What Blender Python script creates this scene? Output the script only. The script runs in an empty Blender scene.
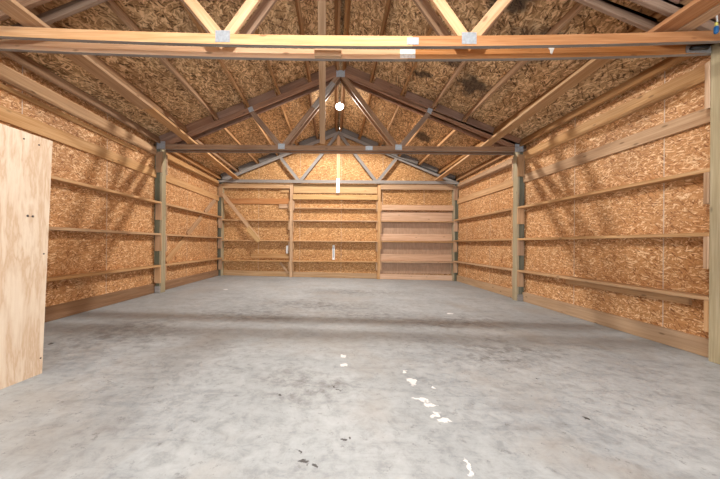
import bpy, bmesh, math, random
from mathutils import Vector, Matrix
random.seed(7)
S = bpy.context.scene
C = S.collection
R = math.radians

# ---------------------------------------------------------------- node helpers
def newmat(name):
    m = bpy.data.materials.new(name); m.use_nodes = True
    nt = m.node_tree; nt.nodes.clear()
    out = nt.nodes.new('ShaderNodeOutputMaterial'); b = nt.nodes.new('ShaderNodeBsdfPrincipled')
    nt.links.new(b.outputs[0], out.inputs[0])
    return m, nt, b
def N(nt, t, **k):
    n = nt.nodes.new(t)
    for a, v in k.items():
        if a.startswith('i_'): n.inputs[a[2:].replace('_', ' ')].default_value = v
        else: setattr(n, a, v)
    return n
def L(nt, a, b): nt.links.new(a, b)
def ramp(nt, src, stops, interp='LINEAR'):
    n = nt.nodes.new('ShaderNodeValToRGB'); n.color_ramp.interpolation = interp
    e = n.color_ramp.elements
    while len(e) < len(stops): e.new(0.5)
    for q, (p, c) in zip(e, stops):
        q.position = p; q.color = (*c, 1) if len(c) == 3 else c
    nt.links.new(src, n.inputs[0]); return n.outputs[0]
def mix(nt, fac, a, b, mode='MIX'):
    n = nt.nodes.new('ShaderNodeMix'); n.data_type = 'RGBA'; n.blend_type = mode
    for sock, v in ((n.inputs[0], fac), (n.inputs[6], a), (n.inputs[7], b)):
        if hasattr(v, 'is_output'): nt.links.new(v, sock)
        else: sock.default_value = v if not isinstance(v, tuple) else ((*v, 1) if len(v) == 3 else v)
    return n.outputs[2]
def math_(nt, op, a, b=None, c=None, clamp=False):
    n = nt.nodes.new('ShaderNodeMath'); n.operation = op; n.use_clamp = clamp
    for i, v in enumerate((a, b, c)):
        if v is None: continue
        if hasattr(v, 'is_output'): nt.links.new(v, n.inputs[i])
        else: n.inputs[i].default_value = v
    return n.outputs[0]
def mapping(nt, vec, loc=(0,0,0), rot=(0,0,0), sc=(1,1,1)):
    n = nt.nodes.new('ShaderNodeMapping'); nt.links.new(vec, n.inputs[0])
    n.inputs[1].default_value = loc; n.inputs[2].default_value = rot; n.inputs[3].default_value = sc
    return n.outputs[0]
def noise(nt, vec, scale, detail=3, rough=.55, dist=0):
    n = nt.nodes.new('ShaderNodeTexNoise'); nt.links.new(vec, n.inputs['Vector'])
    n.inputs['Scale'].default_value = scale; n.inputs['Detail'].default_value = detail
    n.inputs['Roughness'].default_value = rough; n.inputs['Distortion'].default_value = dist
    return n.outputs[0]
def bump(nt, b, h, strength=.3, dist=.01):
    n = nt.nodes.new('ShaderNodeBump'); n.inputs['Strength'].default_value = strength
    n.inputs['Distance'].default_value = dist
    nt.links.new(h, n.inputs['Height']); nt.links.new(n.outputs[0], b.inputs['Normal'])

# ---------------------------------------------------------------- materials
def wood(name, c_dark, c_mid, c_light, var=.16, rough=.7, knots=True, dirt=0.12, dirtcol=(.16,.13,.11)):
    m, nt, b = newmat(name)
    tc = N(nt, 'ShaderNodeTexCoord'); oi = N(nt, 'ShaderNodeObjectInfo')
    off = N(nt, 'ShaderNodeVectorMath', operation='SCALE'); cmb = N(nt, 'ShaderNodeCombineXYZ')
    for i in range(3): L(nt, oi.outputs['Random'], cmb.inputs[i])
    L(nt, cmb.outputs[0], off.inputs[0]); off.inputs['Scale'].default_value = 37.0
    add = N(nt, 'ShaderNodeVectorMath', operation='ADD')
    L(nt, tc.outputs['Object'], add.inputs[0]); L(nt, off.outputs[0], add.inputs[1])
    v = add.outputs[0]
    g1 = noise(nt, mapping(nt, v, sc=(.9, 22, 22)), 1.0, 4, .6, .6)
    g2 = noise(nt, mapping(nt, v, sc=(3, 90, 90)), 1.0, 2, .5)
    big = noise(nt, mapping(nt, v, sc=(1.2, 5, 5)), 1.0, 3, .6)
    g = math_(nt, 'ADD', math_(nt, 'MULTIPLY', g1, .6), math_(nt, 'MULTIPLY', g2, .4))
    col = ramp(nt, g, [(.32, c_dark), (.5, c_mid), (.66, c_light)])
    hsv = N(nt, 'ShaderNodeHueSaturation'); L(nt, col, hsv.inputs['Color'])
    r2 = math_(nt, 'FRACT', math_(nt, 'MULTIPLY', oi.outputs['Random'], 7.31))
    L(nt, math_(nt, 'MULTIPLY_ADD', oi.outputs['Random'], 2*var, 1-var), hsv.inputs['Value'])
    L(nt, math_(nt, 'MULTIPLY_ADD', r2, .25, .88), hsv.inputs['Saturation'])
    col = hsv.outputs[0]
    if knots:
        vo = N(nt, 'ShaderNodeTexVoronoi'); vo.inputs['Scale'].default_value = 1.0
        L(nt, mapping(nt, v, sc=(3.1, 9, 9)), vo.inputs['Vector'])
        k = ramp(nt, vo.outputs['Distance'], [(.07, (1,1,1)), (.13, (0,0,0))])
        col = mix(nt, math_(nt, 'MULTIPLY', k, .6), col, tuple(x*.35 for x in c_dark))
    dm = ramp(nt, big, [(.48, (0,0,0)), (.7, (1,1,1))])
    col = mix(nt, math_(nt, 'MULTIPLY', dm, dirt), col, dirtcol)
    L(nt, col, b.inputs['Base Color']); b.inputs['Roughness'].default_value = rough
    b.inputs['Specular IOR Level'].default_value = .1
    bump(nt, b, g, .3, .004)
    return m

def osb(name, plane, stops, scale=1.0, seams=None, spots=None, seamcol=(.62,.52,.42), warp=.09, stain=0.3, staincol=(.12,.07,.045)):
    m, nt, b = newmat(name)
    tc = N(nt, 'ShaderNodeTexCoord'); sp = N(nt, 'ShaderNodeSeparateXYZ'); L(nt, tc.outputs['Object'], sp.inputs[0])
    cb = N(nt, 'ShaderNodeCombineXYZ')
    u, v = {'YZ': (1, 2), 'XZ': (0, 2), 'YX': (1, 0)}[plane]
    L(nt, sp.outputs[u], cb.inputs[0]); L(nt, sp.outputs[v], cb.inputs[1])
    P = cb.outputs[0]
    dn = N(nt, 'ShaderNodeTexNoise'); dn.inputs['Scale'].default_value = 7; dn.inputs['Detail'].default_value = 1
    L(nt, P, dn.inputs['Vector'])
    sc = N(nt, 'ShaderNodeVectorMath', operation='MULTIPLY_ADD')
    L(nt, dn.outputs['Color'], sc.inputs[0]); sc.inputs[1].default_value = (warp, warp, 0); L(nt, P, sc.inputs[2])
    PD = sc.outputs[0]
    def layer(ang, lo, fx, fy):
        vo = N(nt, 'ShaderNodeTexVoronoi'); vo.voronoi_dimensions = '2D'; vo.inputs['Scale'].default_value = 1
        L(nt, mapping(nt, mapping(nt, PD, rot=(0, 0, R(ang))), loc=(lo, lo*1.7, 0), sc=(fx*scale, fy*scale, 1)), vo.inputs['Vector'])
        s = N(nt, 'ShaderNodeSeparateColor'); L(nt, vo.outputs['Color'], s.inputs[0])
        return s.outputs[0], s.outputs[1], vo.outputs['Distance']
    a, _, da = layer(8, 0, 10, 42)
    h = a
    for ang, lo, fx, fy, th in ((38, 3.3, 11, 46, .45), (-31, 9.1, 10, 40, .5), (78, 5.7, 12, 44, .62), (-8, 13.1, 9, 50, .6)):
        c1, c2, dd = layer(ang, lo, fx, fy)
        mk = math_(nt, 'GREATER_THAN', c2, th)
        n = N(nt, 'ShaderNodeMix'); n.data_type = 'FLOAT'
        L(nt, mk, n.inputs[0]); L(nt, h, n.inputs[2]); L(nt, c1, n.inputs[3]); h = n.outputs[0]
    c1, c2, dd = layer(22, 21.3, 13, 52)
    hi = math_(nt, 'MULTIPLY', math_(nt, 'GREATER_THAN', c2, .86), .45)
    c3, c4, dd = layer(-48, 31.3, 9, 60)
    lo_ = math_(nt, 'MULTIPLY', math_(nt, 'GREATER_THAN', c4, .88), .4)
    fine = noise(nt, mapping(nt, PD, sc=(30, 120, 1)), 1, 2)
    h = math_(nt, 'SUBTRACT', math_(nt, 'ADD', h, hi), lo_)
    h2 = math_(nt, 'ADD', math_(nt, 'MULTIPLY', h, .8), math_(nt, 'MULTIPLY', fine, .3))
    col = ramp(nt, h2, stops)
    big = noise(nt, P, 1.3, 4, .6)
    dm = ramp(nt, big, [(.45, (0,0,0)), (.72, (1,1,1))])
    col = mix(nt, math_(nt, 'MULTIPLY', dm, stain), col, staincol)
    if seams:
        axis, period, off, w = seams
        s = math_(nt, 'ABSOLUTE', math_(nt, 'SUBTRACT', math_(nt, 'FRACT', math_(nt, 'DIVIDE', math_(nt, 'SUBTRACT', sp.outputs[axis], off), period)), .5))
        sm = math_(nt, 'GREATER_THAN', s, .5 - w/period/2)
        col = mix(nt, math_(nt, 'MULTIPLY', sm, .75), col, seamcol)
    if spots:
        d4 = N(nt, 'ShaderNodeTexNoise'); d4.inputs['Scale'].default_value = 6; d4.inputs['Detail'].default_value = 4
        L(nt, P, d4.inputs['Vector'])
        q = N(nt, 'ShaderNodeVectorMath', operation='MULTIPLY_ADD')
        L(nt, d4.outputs['Color'], q.inputs[0]); q.inputs[1].default_value = (.5, .5, 0); L(nt, P, q.inputs[2])
        tot = None
        for (su, sv, r) in spots:
            ds = N(nt, 'ShaderNodeVectorMath', operation='DISTANCE')
            L(nt, q.outputs[0], ds.inputs[0]); ds.inputs[1].default_value = (su+.25, sv+.25, 0)
            f = ramp(nt, math_(nt, 'DIVIDE', ds.outputs['Value'], r), [(.55, (1,1,1)), (1.0, (0,0,0))])
            tot = f if tot is None else math_(nt, 'MAXIMUM', tot, f)
        col = mix(nt, math_(nt, 'MULTIPLY', tot, .85), col, (.035, .025, .022))
    L(nt, col, b.inputs['Base Color']); b.inputs['Roughness'].default_value = .62
    b.inputs['Specular IOR Level'].default_value = .3
    bump(nt, b, h, .6, .008)
    return m

def plain(name, col, rough=.5, metal=0, emit=None, es=0):
    m, nt, b = newmat(name)
    tc = N(nt, 'ShaderNodeTexCoord')
    n = noise(nt, tc.outputs['Object'], 40, 3)
    c = ramp(nt, n, [(.3, tuple(x*.8 for x in col)), (.7, tuple(min(1, x*1.12) for x in col))])
    L(nt, c, b.inputs['Base Color']); b.inputs['Roughness'].default_value = rough; b.inputs['Metallic'].default_value = metal
    if emit: b.inputs['Emission Color'].default_value = (*emit, 1); b.inputs['Emission Strength'].default_value = es
    return m

M = {}
M['pine']   = wood('fresh_pine', (.50,.265,.125), (.62,.37,.20), (.71,.47,.28), .08)
M['girt']   = wood('girt_pine', (.40,.22,.105), (.52,.315,.165), (.62,.41,.24), .1)
M['yellow'] = wood('yellow_pine', (.42,.235,.085), (.53,.32,.125), (.62,.40,.175), .04)
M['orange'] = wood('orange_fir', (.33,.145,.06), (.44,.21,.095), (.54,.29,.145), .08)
M['block']  = wood('block_fir', (.34,.19,.10), (.47,.29,.165), (.57,.38,.24), .18)
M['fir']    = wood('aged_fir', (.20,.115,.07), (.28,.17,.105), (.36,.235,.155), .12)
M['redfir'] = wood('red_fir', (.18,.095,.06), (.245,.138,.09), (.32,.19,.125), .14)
M['purlin'] = wood('purlin_fir', (.24,.125,.06), (.34,.19,.095), (.45,.27,.145), .16)
M['grey']   = wood('grey_wood', (.20,.175,.155), (.29,.26,.235), (.38,.35,.32), .08, knots=False, dirt=.15)  # grey tone for the gable truss, chord undersides and small pieces
M['green']  = wood('treated_tan_wood', (.31,.245,.15), (.40,.33,.21), (.49,.415,.285), .06, dirt=.3, dirtcol=(.26,.22,.13))
M['dgrey']  = wood('dark_grey_wood', (.12,.105,.095), (.17,.15,.135), (.22,.20,.18), .1, knots=False)
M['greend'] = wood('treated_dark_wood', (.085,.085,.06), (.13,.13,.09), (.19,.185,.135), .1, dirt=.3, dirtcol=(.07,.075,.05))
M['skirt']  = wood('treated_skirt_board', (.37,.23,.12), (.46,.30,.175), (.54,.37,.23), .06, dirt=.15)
M['tan']    = wood('pinkish_fir', (.50,.31,.20), (.62,.41,.28), (.70,.49,.35), .06, dirt=.1)
M['osbwall'] = osb('osb_side_wall', 'YZ', [(.05,(.25,.095,.03)), (.3,(.50,.235,.088)), (.75,(.63,.325,.135)), (1.0,(.95,.68,.41))], 1.9, seams=(1, 1.22, .83, .012), stain=.2, warp=.035)
M['osbback'] = osb('osb_end_wall', 'XZ', [(.05,(.22,.09,.03)), (.3,(.44,.21,.075)), (.75,(.57,.295,.11)), (1.0,(.85,.56,.28))], 2.0, seams=(0, 1.22, .1, .008), stain=.15, warp=.035)
RS = [(.05,(.10,.05,.02)), (.28,(.37,.205,.09)), (.62,(.60,.37,.18)), (.98,(.97,.70,.41))]
M['osbroofl'] = osb('osb_roof_left', 'YX', RS, 1.15, stain=.3, warp=.06)
M['osbroofr'] = osb('osb_roof_right', 'YX', RS, 1.15, stain=.3, warp=.06,
    spots=[(3.55, .62, .30), (3.0, .85, .25), (4.3, 1.62, .30), (4.8, 2.1, .28), (3.2, 1.75, .3), (5.0, 1.35, .18), (3.7, 2.35, .35), (2.9, 1.15, .22), (7.2,2.0,.3)])
M['metal'] = plain('galvanised_steel', (.40,.43,.46), .55, .5)
M['white'] = plain('white_paint', (.82,.82,.80), .5)
M['black'] = plain('black_rubber', (.03,.03,.03), .5)
M['cord'] = plain('grey_cord', (.30,.29,.28), .5)
M['nail'] = plain('nail_head', (.10,.08,.07), .5, .5)
M['bluep'] = plain('blue_plastic', (.02,.16,.42), .35)
M['yellowp'] = plain('yellow_plastic', (.62,.55,.12), .4)
M['bulb'] = plain('lit_bulb', (.9,.9,.9), .3, 0, (1.0,.97,.92), 9)

def ply(name, axis_v, cd, cl, fs=1.0):
    m, nt, b = newmat(name)
    tc = N(nt, 'ShaderNodeTexCoord')
    sc = {'z': (7, 7, 1.1), 'z2': (10, 10, 1.5)}[axis_v]
    v = mapping(nt, tc.outputs['Object'], sc=tuple(x*fs for x in sc))
    g = noise(nt, v, 1.0, 6, .62, .25)
    fine = noise(nt, mapping(nt, tc.outputs['Object'], sc=(90, 90, 3)), 1.0, 2)
    fig = ramp(nt, g, [(.40, cl), (.47, tuple(.5*(x+y) for x, y in zip(cd, cl))), (.50, cd), (.535, tuple(x*.3+y*.7 for x, y in zip(cd, cl))), (.58, cl), (.66, cd), (.70, cl)])
    col = mix(nt, .22, fig, ramp(nt, fine, [(.3, cd), (.7, cl)]))
    L(nt, col, b.inputs['Base Color']); b.inputs['Roughness'].default_value = .6
    b.inputs['Specular IOR Level'].default_value = .25
    bump(nt, b, fine, .1, .002)
    return m
M['ply'] = ply('pine_plywood', 'z', (.58,.40,.26), (.76,.63,.49))
M['plyb'] = ply('fir_plywood', 'z2', (.36,.22,.135), (.48,.31,.205))

def concrete():
    m, nt, b = newmat('stained_concrete')
    tc = N(nt, 'ShaderNodeTexCoord'); P = tc.outputs['Object']
    n1 = noise(nt, P, .9, 8, .68, .2)
    n2 = noise(nt, P, 11, 8, .74, .35)
    n3 = noise(nt, P, 45, 4, .7)
    ns = noise(nt, mapping(nt, P, rot=(0,0,R(25)), sc=(1.6, 8, 1)), 1.0, 8, .75, .6)
    base = ramp(nt, n1, [(.3, (.31,.337,.357)), (.5, (.385,.413,.43)), (.7, (.445,.47,.485))])
    mot = ramp(nt, n2, [(.36, (.76,.76,.76)), (.5, (.99,.99,.99)), (.64, (1.12,1.12,1.11))])
    col = mix(nt, 1.0, base, mot, 'MULTIPLY')
    st = ramp(nt, ns, [(.30, (.74,.74,.75)), (.48, (1,1,1)), (.7, (1.06,1.06,1.06))])
    col = mix(nt, .8, col, st, 'MULTIPLY')
    # brown dusty patches
    br = ramp(nt, noise(nt, mapping(nt, P, loc=(3.1, 1.2, 0)), 1.1, 5, .65, .5), [(.5, (0,0,0)), (.68, (1,1,1))])
    col = mix(nt, math_(nt, 'MULTIPLY', br, .38), col, (.33,.285,.24))
    # warped coordinates for stains and the dark blobs strung across mid-floor
    dn = N(nt, 'ShaderNodeTexNoise'); dn.inputs['Scale'].default_value = 4; dn.inputs['Detail'].default_value = 5
    L(nt, P, dn.inputs['Vector'])
    q = N(nt, 'ShaderNodeVectorMath', operation='MULTIPLY_ADD')
    L(nt, dn.outputs['Color'], q.inputs[0]); q.inputs[1].default_value = (.9, .9, 0); L(nt, P, q.inputs[2])
    def blob(x, y, rx, ry, src, o, soft=.5, rot=0):
        mp = mapping(nt, src, loc=(-x-o, -y-o, 0))
        mp = mapping(nt, mp, rot=(0,0,R(rot)))
        mp = mapping(nt, mp, sc=(1/rx, 1/ry, 0))
        ln = N(nt, 'ShaderNodeVectorMath', operation='LENGTH'); L(nt, mp, ln.inputs[0])
        return ramp(nt, ln.outputs['Value'], [(soft, (1,1,1)), (1.0, (0,0,0))])
    tot = None
    for x, y, rx, ry in ((-.3, 4.9, 1.5, .55), (.3, 4.3, .9, .5), (1.6, 2.95, .7, .35), (1.4, 2.7, .5, .3), (-1.2, 4.2, 1.2, .5), (-2.3, 3.3, .8, .9), (1.5, 4.0, 1.1, .5), (.5, 6.3, 1.8, .5), (-.25, 2.1, .5, .3)):
        f = blob(x, y, rx, ry, q.outputs[0], .45, .1)
        tot = f if tot is None else math_(nt, 'MAXIMUM', tot, f)
    sp = ramp(nt, n2, [(.35, (1,1,1)), (.62, (.1,.1,.1))])
    col = mix(nt, math_(nt, 'MULTIPLY', math_(nt, 'MULTIPLY', tot, sp), .75), col, (.11,.105,.10))
    # cracks-like fine dark speckle
    spk = ramp(nt, noise(nt, P, 16, 6, .8), [(.35, (1,1,1)), (.41, (0,0,0))])
    col = mix(nt, math_(nt, 'MULTIPLY', spk, .45), col, (.12,.115,.11))
    # white spilled paint
    q2 = N(nt, 'ShaderNodeVectorMath', operation='MULTIPLY_ADD')
    d2 = N(nt, 'ShaderNodeTexNoise'); d2.inputs['Scale'].default_value = 22; d2.inputs['Detail'].default_value = 4
    L(nt, P, d2.inputs['Vector']); L(nt, d2.outputs['Color'], q2.inputs[0]); q2.inputs[1].default_value = (.10, .10, 0); L(nt, P, q2.inputs[2])
    tw = None
    for x, y, rx, ry, rot in PAINT:
        f = blob(x, y, rx, ry, q2.outputs[0], .05, .75, rot)
        tw = f if tw is None else math_(nt, 'MAXIMUM', tw, f)
    col = mix(nt, math_(nt, 'MULTIPLY', tw, .85), col, (.86,.86,.85))
    tw = None
    for x, y, rx, ry, rot in DARK:
        f = blob(x, y, rx, ry, q2.outputs[0], .05, .6, rot)
        tw = f if tw is None else math_(nt, 'MAXIMUM', tw, f)
    col = mix(nt, math_(nt, 'MULTIPLY', tw, .9), col, (.035,.03,.028))
    L(nt, col, b.inputs['Base Color'])
    L(nt, ramp(nt, n2, [(.3, (.42,)*3), (.7, (.62,)*3)]), b.inputs['Roughness'])
    b.inputs['Specular IOR Level'].default_value = .35
    bump(nt, b, math_(nt, 'ADD', n3, n2), .18, .004)
    return m
def fl(px, py):     # floor point seen at a pixel of the photograph
    d = 300.0*CAMZ/(py-244.0); return ((px-335.0)*d/300.0 - .08, d)
CAMZ = 1.0
PAINT = []
for px, py, rx, ry, rot in ((413,380,.04,.07,10),(405,370,.02,.02,0),(431,403,.04,.03,0),(437,413,.05,.018,-30),(446,418,.04,.02,-10),(424,398,.03,.04,0),(418,396,.03,.015,0),(470,464,.014,.06,10),(344,356,.03,.03,0),(345,365,.03,.03,0),(450,311,.05,.05,0),(226,292,.05,.05,0),(433,385,.02,.02,0)):
    x, y = fl(px, py); PAINT.append((x, y, rx, ry, rot))
DARK = []
for px, py, rx, ry, rot in ((305,463,.024,.014,20),(317,465,.012,.025,-20),(587,413,.018,.02,0),(345,440,.012,.01,0),(279,396,.014,.02,0),(336,387,.014,.014,0),(340,390,.02,.01,0),(52,350,.03,.03,0),(539,374,.012,.012,0),(300,452,.01,.01,0),(352,438,.01,.01,0)):
    x, y = fl(px, py); DARK.append((x, y, rx, ry, rot))
M['floor'] = concrete()

# ---------------------------------------------------------------- object helpers
def setp(o, label=None, cat=None, group=None, kind=None):
    if label: o['label'] = label
    if cat: o['category'] = cat
    if group: o['group'] = group
    if kind: o['kind'] = kind
    return o
def empty(name, loc, label, cat, group=None):
    o = bpy.data.objects.new(name, None); C.objects.link(o); o.location = loc
    o.empty_display_size = .1
    return setp(o, label, cat, group)
def link(name, bm, mat, loc, rot=None, parent=None, smooth=False):
    me = bpy.data.meshes.new(name)
    bmesh.ops.recalc_face_normals(bm, faces=bm.faces[:])
    if smooth:
        for f in bm.faces: f.smooth = True
    bm.to_mesh(me); bm.free(); me.materials.append(mat)
    o = bpy.data.objects.new(name, me); C.objects.link(o)
    loc = Vector(loc)
    if parent: o.parent = parent; loc = loc - parent.location
    o.matrix_basis = Matrix.Translation(loc) @ (rot.to_4x4() if rot else Matrix.Identity(4))
    return o
def frame(p0, p1, wide):
    x = (Vector(p1)-Vector(p0)).normalized(); w = Vector(wide)
    y = (w - x*w.dot(x)).normalized(); z = x.cross(y)
    return Matrix((x, y, z)).transposed()
def board(name, p0, p1, w, t, wide, mat, parent=None, bev=.003, sag=0, **tags):
    """board from p0 to p1 (centre line), width w along 'wide', thickness t"""
    p0 = Vector(p0); p1 = Vector(p1); Lh = (p1-p0).length/2
    bm = bmesh.new(); bmesh.ops.create_cube(bm, size=1)
    for v in bm.verts: v.co = Vector((v.co.x*2*Lh, v.co.y*w, v.co.z*t))
    if bev: bmesh.ops.bevel(bm, geom=bm.edges[:], offset=bev, segments=1, affect='EDGES')
    if sag:
        long = [e for e in bm.edges if abs(e.verts[0].co.x-e.verts[1].co.x) > Lh]
        bmesh.ops.subdivide_edges(bm, edges=long, cuts=11, use_grid_fill=True)
        for v in bm.verts: v.co.y -= sag*(1-(v.co.x/Lh)**2)
    o = link(name, bm, mat, (p0+p1)/2, frame(p0, p1, wide), parent)
    setp(o, **tags); return o
def chord(xa, xb, ym, t, z0, mat, parent, sag, e, **tags):
    """bottom chord piece following the sag of the whole chord; its underside is coloured grey"""
    c = Vector(((xa+xb)/2, ym, z0)); n = 14; bm = bmesh.new(); rings = []
    for i in range(n+1):
        x = xa+(xb-xa)*i/n; dz = -sag*(1-(x/e)**2)
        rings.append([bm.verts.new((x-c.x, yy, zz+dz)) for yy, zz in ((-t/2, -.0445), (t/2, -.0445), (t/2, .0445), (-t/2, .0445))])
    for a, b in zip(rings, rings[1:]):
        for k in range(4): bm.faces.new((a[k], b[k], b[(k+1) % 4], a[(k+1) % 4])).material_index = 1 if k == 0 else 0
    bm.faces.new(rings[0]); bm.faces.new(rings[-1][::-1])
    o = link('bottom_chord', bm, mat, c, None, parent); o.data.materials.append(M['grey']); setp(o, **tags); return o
def prism(name, pts, y0, y1, direction, mat, parent=None, **tags):
    """polygon in the XZ plane extruded from y0 to y1; grain along direction"""
    c = Vector((sum(p[0] for p in pts)/len(pts), (y0+y1)/2, sum(p[1] for p in pts)/len(pts)))
    d = Vector((direction[0], 0, direction[1])).normalized(); rot = frame((0,0,0), d, (0,0,1)); inv = rot.transposed()
    bm = bmesh.new()
    A = [bm.verts.new(inv @ (Vector((x, y0, z))-c)) for x, z in pts]
    B = [bm.verts.new(inv @ (Vector((x, y1, z))-c)) for x, z in pts]
    bm.faces.new(A); bm.faces.new(B[::-1])
    for i in range(len(pts)):
        j = (i+1) % len(pts); bm.faces.new((A[i], B[i], B[j], A[j]))
    bmesh.ops.recalc_face_normals(bm, faces=bm.faces[:])
    bmesh.ops.bevel(bm, geom=bm.edges[:], offset=.002, segments=1, affect='EDGES')
    o = link(name, bm, mat, c, rot, parent); setp(o, **tags); return o
def slab(name, lo, hi, mat, parent=None, bev=0, **tags):
    lo = Vector(lo); hi = Vector(hi); c = (lo+hi)/2; s = hi-lo
    bm = bmesh.new(); bmesh.ops.create_cube(bm, size=1)
    for v in bm.verts: v.co = Vector((v.co.x*s.x, v.co.y*s.y, v.co.z*s.z))
    if bev: bmesh.ops.bevel(bm, geom=bm.edges[:], offset=bev, segments=1, affect='EDGES')
    o = link(name, bm, mat, c, None, parent); setp(o, **tags); return o
def vslab(name, lo, hi, mat, parent=None, bev=.003, **tags):   # upright timber, grain vertical
    cx, cy = (lo[0]+hi[0])/2, (lo[1]+hi[1])/2
    return board(name, (cx, cy, lo[2]), (cx, cy, hi[2]), abs(hi[0]-lo[0]), abs(hi[1]-lo[1]), (1,0,0), mat, parent, bev, **tags)
def poly3(name, quads, mat, **tags):       # world-space mesh with origin at 0
    bm = bmesh.new()
    for pts8 in quads:
        v = [bm.verts.new(p) for p in pts8]
        for f in ((0,1,2,3),(7,6,5,4),(0,4,5,1),(1,5,6,2),(2,6,7,3),(3,7,4,0)): bm.faces.new([v[i] for i in f])
    o = link(name, bm, mat, (0,0,0)); setp(o, **tags); return o
def tube(name, pts, r, mat, parent=None, seg=10, **tags):
    bm = bmesh.new(); c = Vector(pts[0]); rings = []
    for i, p in enumerate(pts):
        p = Vector(p); rr = r[i] if isinstance(r, (list, tuple)) else r
        a = Vector(pts[max(i-1, 0)]); b = Vector(pts[min(i+1, len(pts)-1)]); d = (b-a).normalized()
        s = d.cross(Vector((0,1,.01))).normalized(); t = d.cross(s)
        rings.append([bm.verts.new(p-c+(s*math.cos(k*2*math.pi/seg)+t*math.sin(k*2*math.pi/seg))*rr) for k in range(seg)])
    for a, b in zip(rings, rings[1:]):
        for k in range(seg): bm.faces.new((a[k], a[(k+1) % seg], b[(k+1) % seg], b[k]))
    bm.faces.new(rings[0]); bm.faces.new(rings[-1][::-1])
    o = link(name, bm, mat, c, None, parent, smooth=True); setp(o, **tags); return o

# ---------------------------------------------------------------- dimensions
XP = 3.36; XW = 3.50            # inner face of the posts, inside of the wall sheathing
PD = .14                        # post depth
ROWS = [2.62, 5.67, 8.72]       # near faces of the three rows of posts
YB = ROWS[2]+PD                 # inside of the end wall
YF = -3.6                       # open front
CH = 2.76                       # underside of the bottom chords
SL = 5/12.0; RID = 4.27         # roof slope and top of the trusses at the ridge
ztop = lambda x: RID - SL*abs(x)
fz = lambda x: -.0149*x         # the slab falls a little to the right
nrm = math.sqrt(1+SL*SL)

# ---------------------------------------------------------------- the setting
poly3('floor', [[(-3.8,YF,fz(-3.8)-.15),(3.8,YF,fz(3.8)-.15),(3.8,YB+.1,fz(3.8)-.15),(-3.8,YB+.1,fz(-3.8)-.15),
                 (-3.8,YF,fz(-3.8)),(3.8,YF,fz(3.8)),(3.8,YB+.1,fz(3.8)),(-3.8,YB+.1,fz(-3.8))]], M['floor'], kind='structure')
ze = ztop(XW)+.14*nrm
for s, nm in ((-1, 'wall_left'), (1, 'wall_right')):
    a, b = sorted((s*XW, s*(XW+.012)))
    bz = fz(s*XW)
    poly3(nm, [[(a,YF,bz),(b,YF,bz),(b,YB,bz),(a,YB,bz),(a,YF,ze),(b,YF,ze),(b,YB,ze),(a,YB,ze)]], M['osbwall'], kind='structure')
# end wall: pentagon
bm = bmesh.new()
zr = RID+.14*nrm
pent = [(-XW-.012, fz(-XW)), (XW+.012, fz(XW)), (XW+.012, ze), (0, zr), (-XW-.012, ze)]
A = [bm.verts.new((x, YB, z)) for x, z in pent]; B = [bm.verts.new((x, YB+.012, z)) for x, z in pent]
bm.faces.new(A); bm.faces.new(B[::-1])
for i in range(5): bm.faces.new((A[i], B[i], B[(i+1) % 5], A[(i+1) % 5]))
setp(link('wall_back', bm, M['osbback'], (0,0,0)), kind='structure')
# roof sheathing
for s, nm, mt in ((-1, 'ceiling_left', 'osbroofl'), (1, 'ceiling_right', 'osbroofr')):
    xo = s*(XW+.25); zo = ztop(xo)+.14*nrm; t = .014
    poly3(nm, [[(0,YF,zr),(xo,YF,zo),(xo,YB+.2,zo),(0,YB+.2,zr),(0,YF,zr+t),(xo,YF,zo+t),(xo,YB+.2,zo+t),(0,YB+.2,zr+t)]], M[mt], kind='structure')

# ---------------------------------------------------------------- posts
GZ = [.56, 1.155, 1.75]
side = {-1: 'left', 1: 'right'}; rown = ['near', 'middle', 'far corner']
for s in (-1, 1):
    for r, y in enumerate(ROWS):
        x0, x1 = sorted((s*XP, s*XW)); base = fz(s*XP)
        if r == 2: lab = 'green treated corner post where the %s wall meets the back wall' % side[s]
        elif r == 1: lab = 'green treated timber post halfway along the %s wall, carrying the middle truss' % side[s]
        else: lab = 'pale treated timber post nearest the camera on the %s wall' % side[s]
        P = empty('wall_post', (s*(XP+.07), y+.07, base), lab, 'post', 'side wall posts')
        mat = M['green']
        zt = 2.76 if r == 2 else ztop(XP)-.02
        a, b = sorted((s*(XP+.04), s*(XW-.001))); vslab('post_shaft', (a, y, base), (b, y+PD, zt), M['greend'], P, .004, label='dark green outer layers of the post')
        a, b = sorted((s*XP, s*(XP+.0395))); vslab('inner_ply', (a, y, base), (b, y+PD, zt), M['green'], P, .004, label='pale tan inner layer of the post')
        dz = -s*.02
        zs = [(g+dz-.038-.29, g+dz-.038) for g in GZ] + [(2.30+dz, 2.71)]
        for q, (z0, z1) in enumerate(zs):
            w0 = random.uniform(-.004, .012)
            for yy0, yy1 in ((y-.038, y), (y+PD, y+PD+.038)):
                if r == 2 and yy0 > y: continue
                if r == 0 and yy0 < y: continue
                hw = .105+random.uniform(-.01, .01)
                a, b = (s*(XP-w0), s*(XP+hw))
                a, b = sorted((a, b))
                zz0 = z0+random.uniform(-.02, .02)
                board('support_block', ((a+b)/2, (yy0+yy1)/2, zz0), ((a+b)/2, (yy0+yy1)/2, z1-.001), b-a, yy1-yy0-.001, (1,0,0), M['block'], P)
        if r == 1:   # grey concrete anchor block at the foot
            a, b = sorted((s*(XP+.01), s*(XP+.11)))
            slab('footing_block', (a, y-.036, base), (b, y-.001, base+.13), M['grey'], P, .003, label='grey block at the foot of the post')

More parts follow.
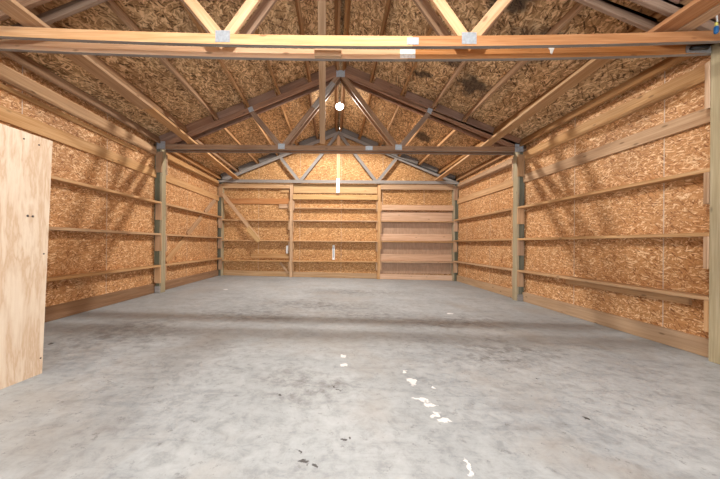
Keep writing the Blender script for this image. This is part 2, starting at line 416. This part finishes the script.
# ---------------------------------------------------------------- side wall girts, boards
bays = [(ROWS[0]+PD, ROWS[1], 'near'), (ROWS[1]+PD, ROWS[2], 'far'), (YF+.1, ROWS[0], 'front')]
hn = ['lowest', 'middle', 'highest']
for s in (-1, 1):
    dz = -s*.02
    for (y0, y1, bn) in bays:
        if bn == 'front': where = 'before the near post'
        elif bn == 'near': where = 'between the near and middle posts'
        else: where = 'from middle post to back corner'
        for q, g in enumerate(GZ):
            z = g+dz-.019
            board('wall_girt', (s*(XP+.0695), y0+.001, z), (s*(XP+.0695), y1-.001, z), .137, .038, (1,0,0), M['girt'],
                  label='%s flat shelf girt on the %s wall %s' % (hn[q], side[s], where), cat='girt', group='shelf girts')
        board('eave_board', (s*(XW-.0193), y0+.001, 2.70+dz), (s*(XW-.0193), y1-.001, 2.70+dz), .16, .038, (0,0,1), M['girt'],
              label='top eave board along the %s wall %s' % (side[s], where), cat='board')
        board('wall_board', (s*(XW-.0193), y0+.001, 2.28+dz), (s*(XW-.0193), y1-.001, 2.28+dz), .15, .038, (0,0,1), M['girt'],
              label='second board below the eave on the %s wall %s' % (side[s], where), cat='board')
        b0 = fz(s*XW)
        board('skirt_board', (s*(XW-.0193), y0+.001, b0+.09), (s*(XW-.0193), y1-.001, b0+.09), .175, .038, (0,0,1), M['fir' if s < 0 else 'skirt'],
              label='treated skirt board along the %s wall %s' % (side[s], where), cat='board')
# extra narrow boards
board('wall_board', (XW-.02, 3.0, .455), (XW-.02, 4.6, .455), .07, .038, (0,0,1), M['girt'], label='short narrow board under the lowest right wall girt between near and middle posts', cat='board')
board('wall_board', (-XW+.0193, ROWS[0]+PD+.01, 2.575), (-XW+.0193, 5.1, 2.575), .05, .038, (0,0,1), M['girt'], label='narrow strip just under the near left eave board', cat='board')

# diagonal wall brace, left wall far bay: three pieces between the girts
DX = -XW+.0162
def dpt(t): return Vector((DX, 6.02+t*(8.60-6.02), .60+t*(2.30-.60)))
segs = [(.01, .29), (.345, .62), (.70, .96)]
dn = ['lower piece between the lowest and middle girts', 'middle piece between the middle and highest girts', 'upper piece above the highest girt']
for (a, b), nn in zip(segs, dn):
    board('diagonal_brace', dpt(a), dpt(b), .12, .03, (0,0,1), M['girt'], label='slanted brace board on the far left wall, '+nn, cat='brace', group='slanted and flat braces')

# ---------------------------------------------------------------- end wall framing
ex = [-1.36, 1.20]
for x, nn in zip(ex, ('left', 'right')):
    P = empty('end_wall_post', (x, YB-.05, fz(x)), 'slim brown post on the back wall, %s of its middle panel' % nn, 'post')
    vslab('post_shaft', (x-.045, ROWS[2]+.03, fz(x)), (x+.045, YB-.001, 2.755), M['girt'], P, .003)
    for q, g in enumerate([.51, 1.10, 1.69]):
        for sd in (-1, 1):
            a = x+sd*.047; b = x+sd*.083
            a, b = sorted((a, b)); h = random.uniform(.2, .33)
            vslab('support_block', (a, ROWS[2]+.005+random.uniform(-.012,.012), g-.04-h), (b, YB-.03, g-.0395), M['block'], P, .003)
    for sd in (-1, 1):
        a, b = sorted((x+sd*.047, x+sd*.083))
        vslab('support_block', (a, ROWS[2]+.02, 1.96), (b, YB-.045, 2.24), M['block'], P, .003)
ebays = [(-XP, ex[0]-.046, 'left'), (ex[0]+.046, ex[1]-.046, 'middle'), (ex[1]+.046, XP, 'right')]
for x0, x1, nn in ebays:
    for q, g in enumerate([.51, 1.10, 1.69]):
        board('wall_girt', (x0+.001, YB-.088, g-.019), (x1-.001, YB-.088, g-.019), .172, .034, (0,1,0), M['girt'],
              label='%s flat shelf girt on the back wall, %s panel' % (hn[q], nn), cat='girt', group='shelf girts')
    za, zb = fz(x0)+.08, fz(x1)+.08
    board('skirt_board', (x0+.001, YB-(.02 if nn != 'right' else .07), za+.002), (x1-.001, YB-(.02 if nn != 'right' else .07), zb+.002), .155, .038, (0,0,1), M['tan' if nn == 'right' else 'skirt'],
          label='skirt board on the floor at the back wall, %s panel' % nn, cat='board')
def eboard(x0, x1, z0, z1, mat, lab, y=YB-.02, t=.038):
    return board('wall_board', (x0, y, (z0+z1)/2), (x1, y, (z0+z1)/2), z1-z0, t, (0,0,1), M[mat], label=lab, cat='board')
l0, l1 = -XP+.002, ex[0]-.048
eboard(l0, l1-.0, 2.61, 2.755, 'girt', 'top header board on the left panel of the back wall', y=YB-.09)
eboard(l1-.27, l1-.03, 2.50, 2.606, 'girt', 'short block under the header, right end of the left back panel')
eboard(l0, l1, 2.16, 2.32, 'orange', 'brown smooth strip above the highest girt, left back panel')  # smooth brown strip set flat against the wall
eboard(l1-.33, l1-.03, 2.04, 2.156, 'block', 'short block under the brown strip, right end of the left back panel')
eboard(-2.55, l1-.002, .56, .70, 'girt', 'pale board standing just above the lowest girt in the left back panel')
m0, m1 = ex[0]+.048, ex[1]-.048
eboard(m0, m1, 2.49, 2.755, 'yellow', 'wide pale header board at the top of the middle back panel')
eboard(m0, m1, 2.29, 2.43, 'yellow', 'second pale board below the header in the middle back panel', y=YB-.125)
board('wall_girt', (m0+.04, YB-.071, 2.04), (m1-.04, YB-.071, 2.04), .137, .034, (0,1,0), M['girt'], label='uppermost flat shelf girt on the back wall, only in the middle panel', cat='girt', group='shelf girts')
r0, r1 = ex[1]+.048, XP-.002
eboard(r0, r1, 2.60, 2.755, 'girt', 'top header board on the right panel of the back wall', y=YB-.11)
eboard(r0+.03, r1, 2.00, 2.15, 'tan', 'pale pinkish board across the right back panel, above the plywood', y=YB-.11)
for z0, z1, nn in ((1.69, 1.97, 'topmost'), (1.10, 1.652, 'second'), (.51, 1.062, 'third'), (.14, .472, 'lowest')):
    slab('plywood_sheet', (r0+.002, YB-.016, z0+.002), (r1, YB-.001, z1), M['plyb'], None, .001,
         label='reddish plywood sheet between girts in the right back panel, %s of four' % nn, cat='plywood sheet')
for z0, nn in ((1.70, 'above the highest'), (1.11, 'above the middle'), (.515, 'above the lowest')):
    h = .25 if z0 > 1.6 else .2
    board('backing_board', (r0+.004, YB-.035, z0+h/2), (r1-.002, YB-.035, z0+h/2), h, .034, (0,0,1), M['tan'], label='pale board standing %s girt against the right back plywood' % nn, cat='board')
# slanted braces at the end wall
board('diagonal_brace', (-3.34, 8.667, 2.42), (-2.29, 8.667, 1.13), .10, .036, (0,0,1), M['girt'], label='long slanted brace on the left panel of the back wall from the corner post', cat='brace', group='slanted and flat braces')
board('diagonal_brace', (-2.60, 8.6305, 1.45), (-2.26, 8.6305, 1.05), .13, .036, (0,0,1), M['yellow'], label='short pale piece nailed over the lower end of the long slanted brace', cat='brace', group='slanted and flat braces')
board('diagonal_brace', (-1.68, 8.80, .44), (-1.44, 8.80, .14), .06, .036, (0,0,1), M['block'], label='small slanted brace under the lowest girt beside the left slim back post', cat='brace', group='slanted and flat braces')

# ---------------------------------------------------------------- trusses
def plate(parent, x, z, y, w, h, rot=0, mat='metal'):
    bm = bmesh.new(); bmesh.ops.create_cube(bm, size=1)
    for v in bm.verts: v.co = Vector((v.co.x*w, v.co.y*.004, v.co.z*h))
    # rows of punched teeth
    nx = max(2, int(w/.03)); nz = max(2, int(h/.03))
    for i in range(nx):
        for j in range(nz):
            r = bmesh.ops.create_cube(bm, size=.008)
            for v in r['verts']: v.co = Vector((v.co.x + (i+.5)/nx*w-w/2, v.co.y*.4-.002, v.co.z*1.6+(j+.5)/nz*h-h/2))
    return link('gusset_plate', bm, M[mat], (x, y, z), Matrix.Rotation(rot, 3, 'Y'), parent)
def truss(y0, y1, lab, mc, mw, mt, sag=0, front_plates=(), node=1.10, xo=0):
    T = empty('roof_truss', (xo, (y0+y1)/2, CH), lab, 'truss', 'roof trusses')
    ym = (y0+y1)/2; d = .089/2*1
    e = XW-.005
    z0 = CH+.0445+(.03 if sag else 0)
    if sag:
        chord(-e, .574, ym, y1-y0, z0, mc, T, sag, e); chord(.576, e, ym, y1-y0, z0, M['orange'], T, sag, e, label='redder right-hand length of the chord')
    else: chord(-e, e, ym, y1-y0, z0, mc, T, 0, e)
    th = .089*nrm
    for s in (-1, 1):
        pts = [(0, RID), (s*e, ztop(e)), (s*e, max(ztop(e)-th, CH+.095)), (s*(RID-th-CH-.095)/SL if ztop(e)-th < CH+.095 else s*e, CH+.095), (0, RID-th)]
        if ztop(e)-th >= CH+.095: pts = [(0, RID), (s*e, ztop(e)), (s*e, ztop(e)-th), (0, RID-th)]
        if s < 0: pts = pts[::-1]
        prism('top_chord', pts, y0, y1, (s*1, -SL), mt, T)
    wt = (y1-y0)-.004
    lift = (.03-sag*.9) if sag else 0
    for s in (-1, 1):
        n = Vector((s*node, ym, CH+.06+lift)); a = Vector((s*.035, ym, RID-th-.0)); q = Vector((s*1.68, ym, ztop(1.68)-th+.02))
        board('web', n+Vector((-s*.02,0,0)), a, .089, wt, (s,0,.4), mw, T, .002)
        board('web', n+Vector((s*.02,0,0)), q, .089, wt, (s,0,.4), mw, T, .002)
    return T
def plates(T, y, node, lift=0, splice=None, big=1):
    for s in (-1, 1):
        plate(T, s*node, CH+.065+lift, y, .125*big, .10*big)
        plate(T, s*1.68, ztop(1.68)-.055, y, .09, .09, s*math.atan(SL))
    plate(T, 0, RID-.07, y, .16, .13)
    if splice: plate(T, splice, CH+.045+lift, y, .13, .075)
y = ROWS[0]
liftm = .03-.085*.9
T = truss(y-.039, y-.001, 'near roof truss, its front half on the camera side of the nearest posts', M['pine'], M['pine'], M['fir'], .085, node=1.06)
plates(T, y-.041, 1.06, liftm, None)
plate(T, .575, CH+.045+.03-.085, y-.041, .10, .06)
T = truss(y+PD+.001, y+PD+.039, 'near roof truss, its rear half just behind the nearest posts', M['pine'], M['fir'], M['fir'], .085, node=1.06)
plate(T, .575, CH+.045+.03-.08, y+PD-.001, .14, .08, 0, 'white')
slab('splice_block', (-.28, y+PD-.036, CH-.052), (-.035, y+PD-.0005, CH+.034), M['girt'], T, .002, label='tan block fixed to the middle of the chord')
y = ROWS[1]
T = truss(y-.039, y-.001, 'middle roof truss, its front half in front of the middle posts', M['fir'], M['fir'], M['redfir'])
plates(T, y-.041, 1.10, 0, .545)
plate(T, -XP+.0, CH+.07, y-.041, .16, .14); plate(T, XP-.0, CH+.07, y-.041, .16, .14)
a = Vector((-.13, y-.05, 4.02)); b = Vector((-.50, y-.05, 3.55))
board('scab_board', a, b, .10, .02, (1,0,0), M['grey'], T, label='grey board nailed over the left centre web')
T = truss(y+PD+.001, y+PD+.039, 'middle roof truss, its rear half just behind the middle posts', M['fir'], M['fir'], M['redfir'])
plates(T, y+PD+.041, 1.10, 0, None)
y = ROWS[2]
T = truss(y-.039, y-.001, 'grey gable truss against the back wall', M['grey'], M['grey'], M['grey'], node=1.12)
board('king_post', (0, y-.02, CH+.09), (0, y-.02, RID-.11), .10, .034, (1,0,0), M['pine'], T, label='pale vertical king post')
slab('white_strip', (-.055, y-.047, 2.48), (.04, y-.0405, 2.90), M['white'], T, .001, label='white vertical strip at the foot of the king post')
slab('brown_block', (-.05, y-.04, 2.43), (.035, y+.02, 2.479), M['redfir'], T, .002, label='small brown block below the white strip')

# ---------------------------------------------------------------- purlins and blocking
PX = [.045, .58, 1.16, 1.74, 2.32, 2.90, 3.40]
ordn = ['ridge', 'first', 'second', 'third', 'fourth', 'fifth', 'eave']
midT = [ROWS[0]+PD/2, ROWS[1]+PD/2]
pb = [(YF+.05, midT[0], 'front', 'over the camera, before the near truss'), (midT[0], midT[1], 'near', 'between the near and middle trusses'), (midT[1], YB, 'far', 'from middle truss to gable')]
up = {s: Vector((s*SL, 0, 1)).normalized() for s in (-1, 1)}
for s in (-1, 1):
    for y0, y1, bn, where in pb:
        for k, px in enumerate(PX):
            off = {'front': .02, 'near': -.02, 'far': .02}[bn] if k else 0
            x = s*(px+off); zc = ztop(x); h = .139
            c = Vector((x, 0, zc)) + up[s]*(h/2)
            if k == 0: nmn = 'ridge purlin %s of the ridge gap %s' % (side[s], where)
            elif k == 6: nmn = 'eave purlin above the %s wall %s' % (side[s], where)
            else: nmn = '%s roof purlin %s of ridge %s' % (ordn[k], side[s], where)
            board('roof_purlin', (c.x, y0+.001, c.z), (c.x, y1-.001, c.z), h-.001, .038, up[s], M['purlin'], label=nmn, cat='purlin', group='roof purlins')
    for r, y in ((0, ROWS[0]), (1, ROWS[1]), (2, ROWS[2])):
        tn = ['near', 'middle', 'gable'][r]
        for k in range(6):
            xa, xb = PX[k]+.043, PX[k+1]-.043
            if k == 0: xa = PX[0]+.025
            h = .137
            for yy in ((y-.02, 'front edge') if r < 2 else (y-.02, 'front edge'),):
                pa = Vector((s*xa, yy[0], ztop(xa))) + up[s]*(h/2+.001); q = Vector((s*xb, yy[0], ztop(xb))) + up[s]*(h/2+.001)
                board('purlin_block', pa, q, h-.002, .038, up[s], M['dgrey' if r == 2 else 'redfir'],
                      label='%s block out from the ridge between purlins over the %s truss, %s slope' % (['first','second','third','fourth','fifth','sixth'][k], tn, side[s]), cat='block', group='blocks between the purlins')

# ---------------------------------------------------------------- long boards lying on the bottom chords
zc = CH+.089+.02
def run(pts, w, s, mat, lab, dz=0):
    P0 = Vector((pts[0][0]+s*w/2, pts[0][1], zc+dz+pts[0][2])); P1 = Vector((pts[1][0]+s*w/2, pts[1][1], zc+dz+pts[1][2]))
    return board('lateral_brace', P0, P1, w, .037, (1,0,0), M[mat], label=lab, cat='brace', group='slanted and flat braces')
run([(-2.56, YF+.3, .03), (-2.64, 4.2, .02)], .185, -1, 'girt', 'long flat board on the truss chords at upper left, nearest the camera')
run([(-2.64, 4.2, .02), (-2.86, 8.68, 0)], .15, -1, 'girt', 'long flat board on the truss chords at left running back to the gable')
run([(2.67, YF+.3, .03), (2.69, 2.72, .03)], .185, 1, 'orange', 'flat orange board on the near truss chord at the upper right corner')
run([(2.52, 2.80, .03), (2.66, 5.75, .0)], .16, 1, 'girt', 'long flat board at right between the near and middle trusses')
run([(2.66, 5.76, .0), (2.79, 8.68, 0)], .14, 1, 'girt', 'long flat board at right running from the middle truss to the gable')
run([(2.87, YF+.3, .03), (2.89, 2.72, .03)], .12, 1, 'girt', 'narrower board lying beside the flat orange board at upper right')
# slanted ridge brace seen behind the bulb
board('ridge_brace', (-.335, 5.74, 2.93), (-.24, 3.0, 4.22), .10, .04, (1,0,0), M['girt'], label='long slanted board rising toward the camera from the middle truss to the ridge', cat='brace', group='slanted and flat braces')

# ---------------------------------------------------------------- lamps
def lamp(x, y, z, lab):
    Z = Vector((x, y, z))
    E = empty('hanging_bulb', Z, lab, 'light bulb', 'bare bulbs')
    prof = [(.085,.0),(.088,.02),(.080,.045),(.05,.062),(.02,.072)]
    bm = bmesh.new(); seg = 20
    pr = [(.002,-.060),(.035,-.054),(.062,-.038),(.079,-.018)] + [(r_, h_) for r_, h_ in prof]
    rings = [[bm.verts.new((r_*math.cos(2*math.pi*k/seg), r_*math.sin(2*math.pi*k/seg), h_)) for k in range(seg)] for r_, h_ in pr]
    for a, b in zip(rings, rings[1:]):
        for k in range(seg): bm.faces.new((a[k], a[(k+1)%seg], b[(k+1)%seg], b[k]))
    bm.faces.new(rings[0]); bm.faces.new(rings[-1])
    g = link('glass_bulb', bm, M['bulb'], Z, None, E, smooth=True); g.visible_shadow = True
    tube('socket', [Z+Vector((0,0,.072)), Z+Vector((0,0,.078)), Z+Vector((0,0,.12)), Z+Vector((0,0,.125))], [.016,.022,.022,.012], M['white'], E, 14)
    top = RID+.02
    tube('cord', [Z+Vector((0,0,.12)), Vector((x,y,top))], .006, M['cord'], E)
    ch = [Z+Vector((0,-.03,.10)), Z+Vector((0,-.095,.03)), Z+Vector((0,-.095,-.50))]
    tube('pull_chain', ch, .0025, M['cord'], E, 6)
    tube('chain_knob', [ch[-1]+Vector((0,0,.0)), ch[-1]+Vector((0,0,-.015)), ch[-1]+Vector((0,0,-.035))], [.004,.010,.006], M['white'], E, 8)
    return E
BY = 6.6
lamp(0.0, BY, 1+(244-107)*BY/300.0, 'lit bare bulb hanging from the ridge behind the middle truss')
B2 = (0.0, .55, 3.55)
lamp(*B2, 'lit bare bulb hanging from the ridge above the camera')

# ---------------------------------------------------------------- leaning plywood at left
P = empty('plywood_partition', (-2.27, 1.65, fz(-2.2)), 'pale plywood partition standing upright on the floor at the left edge', 'partition')
def pw(x, y, z): return (x, y, z)
b = fz(-2.2)
quad = [(-2.225, 2.205, b), (-2.36, 1.0, b), (-2.36, 1.0, 1.78), (-2.17, 2.215, 1.742)]
n = Vector((-1, .11, 0)).normalized()*.018
bm = bmesh.new(); c = Vector((-2.27, 1.65, b))
A = [bm.verts.new(Vector(q)-c) for q in quad]; B = [bm.verts.new(Vector(q)-c+n) for q in quad]
bm.faces.new(A); bm.faces.new(B[::-1])
for i in range(4): bm.faces.new((A[i], B[i], B[(i+1)%4], A[(i+1)%4]))
link('sheet', bm, M['ply'], c, None, P)
def onp(px, py):   # point on the sheet's face (bilinear by height and length)
    f = (2.205-py)/1.205; h = (px)/1.75
    lo = Vector(quad[0]).lerp(Vector(quad[1]), f); hi = Vector(quad[3]).lerp(Vector(quad[2]), f); return lo.lerp(hi, h)
for yy, hz in ((2.12, 1.69), (2.03, 1.70), (1.88, 1.62), (2.19, .12), (2.10, 1.17), (2.07, 1.17), (2.18, .9), (1.75,1.7)):
    p = onp(hz, yy); nn = Vector((1, -.11, 0)).normalized()
    tube('nail_head', [p-nn*.001, p+nn*.001], .006 if abs(hz-1.17) > .01 else .008, M['nail'], P, 8)
for ya in (2.12, 1.15):
    f = (2.205-ya)/1.205
    lo = Vector(quad[0]).lerp(Vector(quad[1]), f)+n*2.1; hi = Vector(quad[3]).lerp(Vector(quad[2]), f)+n*2.1
    board('back_stud', lo+Vector((0,0,.002)), hi-Vector((0,0,.05)), .089, .038, (0,1,0), M['girt'], P)

# ---------------------------------------------------------------- small things
E = empty('outlet_box', (-1.47, YB-.06, .80), 'white electrical box beside the left slim back post', 'electrical box')
slab('box', (-1.50, YB-.075, .72), (-1.45, YB-.002, .93), M['white'], E, .004)
slab('cover_plate', (-1.507, YB-.079, .71), (-1.443, YB-.0755, .94), M['white'], E, .001)
E = empty('wall_gauge', (-.12, YB-.02, .57), 'narrow white strip gauge standing on the back wall, middle panel', 'gauge')
slab('case', (-.155, YB-.03, .535), (-.085, YB-.001, .97), M['white'], E, .004)
slab('scale_window', (-.135, YB-.034, .60), (-.105, YB-.0305, .90), M['metal'], E, .001, label='grey narrow window')
# torn tag on the rear chord
bm = bmesh.new(); c = Vector((1.89, ROWS[0]+PD-.003, CH+.035))
sh = [(-.03,.035),(.04,.035),(.025,.005),(.012,-.035),(-.002,-.03),(-.008,0)]
A = [bm.verts.new((x, 0, z)) for x, z in sh]; B = [bm.verts.new((x, .002, z)) for x, z in sh]
bm.faces.new(A); bm.faces.new(B[::-1])
for i in range(6): bm.faces.new((A[i], B[i], B[(i+1)%6], A[(i+1)%6]))
setp(link('paper_tag', bm, M['white'], c), 'torn white paper scrap stuck on the rear chord of the near truss', 'tag')
# bracket and cord end at the right post
E = empty('strap_hanger', (3.30, ROWS[0]+PD-.06, CH+.03), 'blue and white cord hook hanging on the near truss at the right post', 'hook')
yh = ROWS[0]-.045
Xh = 3.18
tube('wire_loop', [(Xh+.0,yh,CH+.24), (Xh+.006,yh,CH+.18), (Xh,yh,CH+.13)], .006, M['white'], E)
tube('white_grip', [(Xh,yh,CH+.17), (Xh,yh,CH+.165), (Xh-.002,yh,CH+.135)], [.006,.010,.012], M['yellowp'], E)
tube('blue_grip', [(Xh-.002,yh,CH+.135), (Xh-.004,yh,CH+.12), (Xh-.004,yh,CH+.08), (Xh-.004,yh,CH+.07)], [.010,.017,.017,.010], M['bluep'], E)
E = empty('metal_bracket', (3.25, ROWS[0]+.06, CH+.0), 'dark grey metal bracket on the rear chord at the right post', 'bracket')
slab('bracket_plate', (3.13, ROWS[0]+PD-.012, CH+.02), (3.355, ROWS[0]+PD-.001, CH+.085), M['cord'], E, .002)
tube('bracket_pipe', [(3.15, ROWS[0]+PD-.03, CH+.05), (3.30, ROWS[0]+PD-.03, CH+.055)], .018, M['black'], E)

# ---------------------------------------------------------------- light
W = bpy.data.worlds.new('world'); S.world = W; W.use_nodes = True
bg = W.node_tree.nodes['Background']; bg.inputs[0].default_value = (.80,.90,1.0,1); bg.inputs[1].default_value = 3.7
def slight(loc, power, col, r, ang):    # led bulb, base up: throws its light down and sideways
    l = bpy.data.lights.new('bulb_light', 'SPOT'); l.energy = power; l.color = col; l.shadow_soft_size = r
    l.spot_size = R(ang); l.spot_blend = .25
    o = bpy.data.objects.new('bulb_light', l); C.objects.link(o); o.location = loc; return o
def plight(loc, power, col, r):
    l = bpy.data.lights.new('bulb_light', 'POINT'); l.energy = power; l.color = col; l.shadow_soft_size = r
    o = bpy.data.objects.new('bulb_light', l); C.objects.link(o); o.location = loc; return o
zb = 1+(244-107)*BY/300.0
slight((0, BY, zb-.075), 440, (1,.96,.90), .05, 178)
plight((0, BY, zb-.075), 12, (1,.96,.90), .06)
slight((B2[0], B2[1], B2[2]-.075), 215, (1,.96,.90), .10, 178)
plight((B2[0], B2[1], B2[2]-.075), 95, (1,.96,.90), .06)

# ---------------------------------------------------------------- camera
cam = bpy.data.cameras.new('camera'); co = bpy.data.objects.new('camera', cam); C.objects.link(co)
co.location = (-.08, 0, 1.0); co.rotation_euler = (R(90), R(-.45), 0)
cam.sensor_width = 36; cam.lens = 15.0; cam.shift_x = 25/720.0; cam.shift_y = 4.5/720.0; cam.clip_start = .02
S.camera = co
vs = S.view_settings
vs.view_transform = 'Standard'; vs.look = 'None'; vs.gamma = 1; vs.use_curve_mapping = False; vs.exposure = 0.55
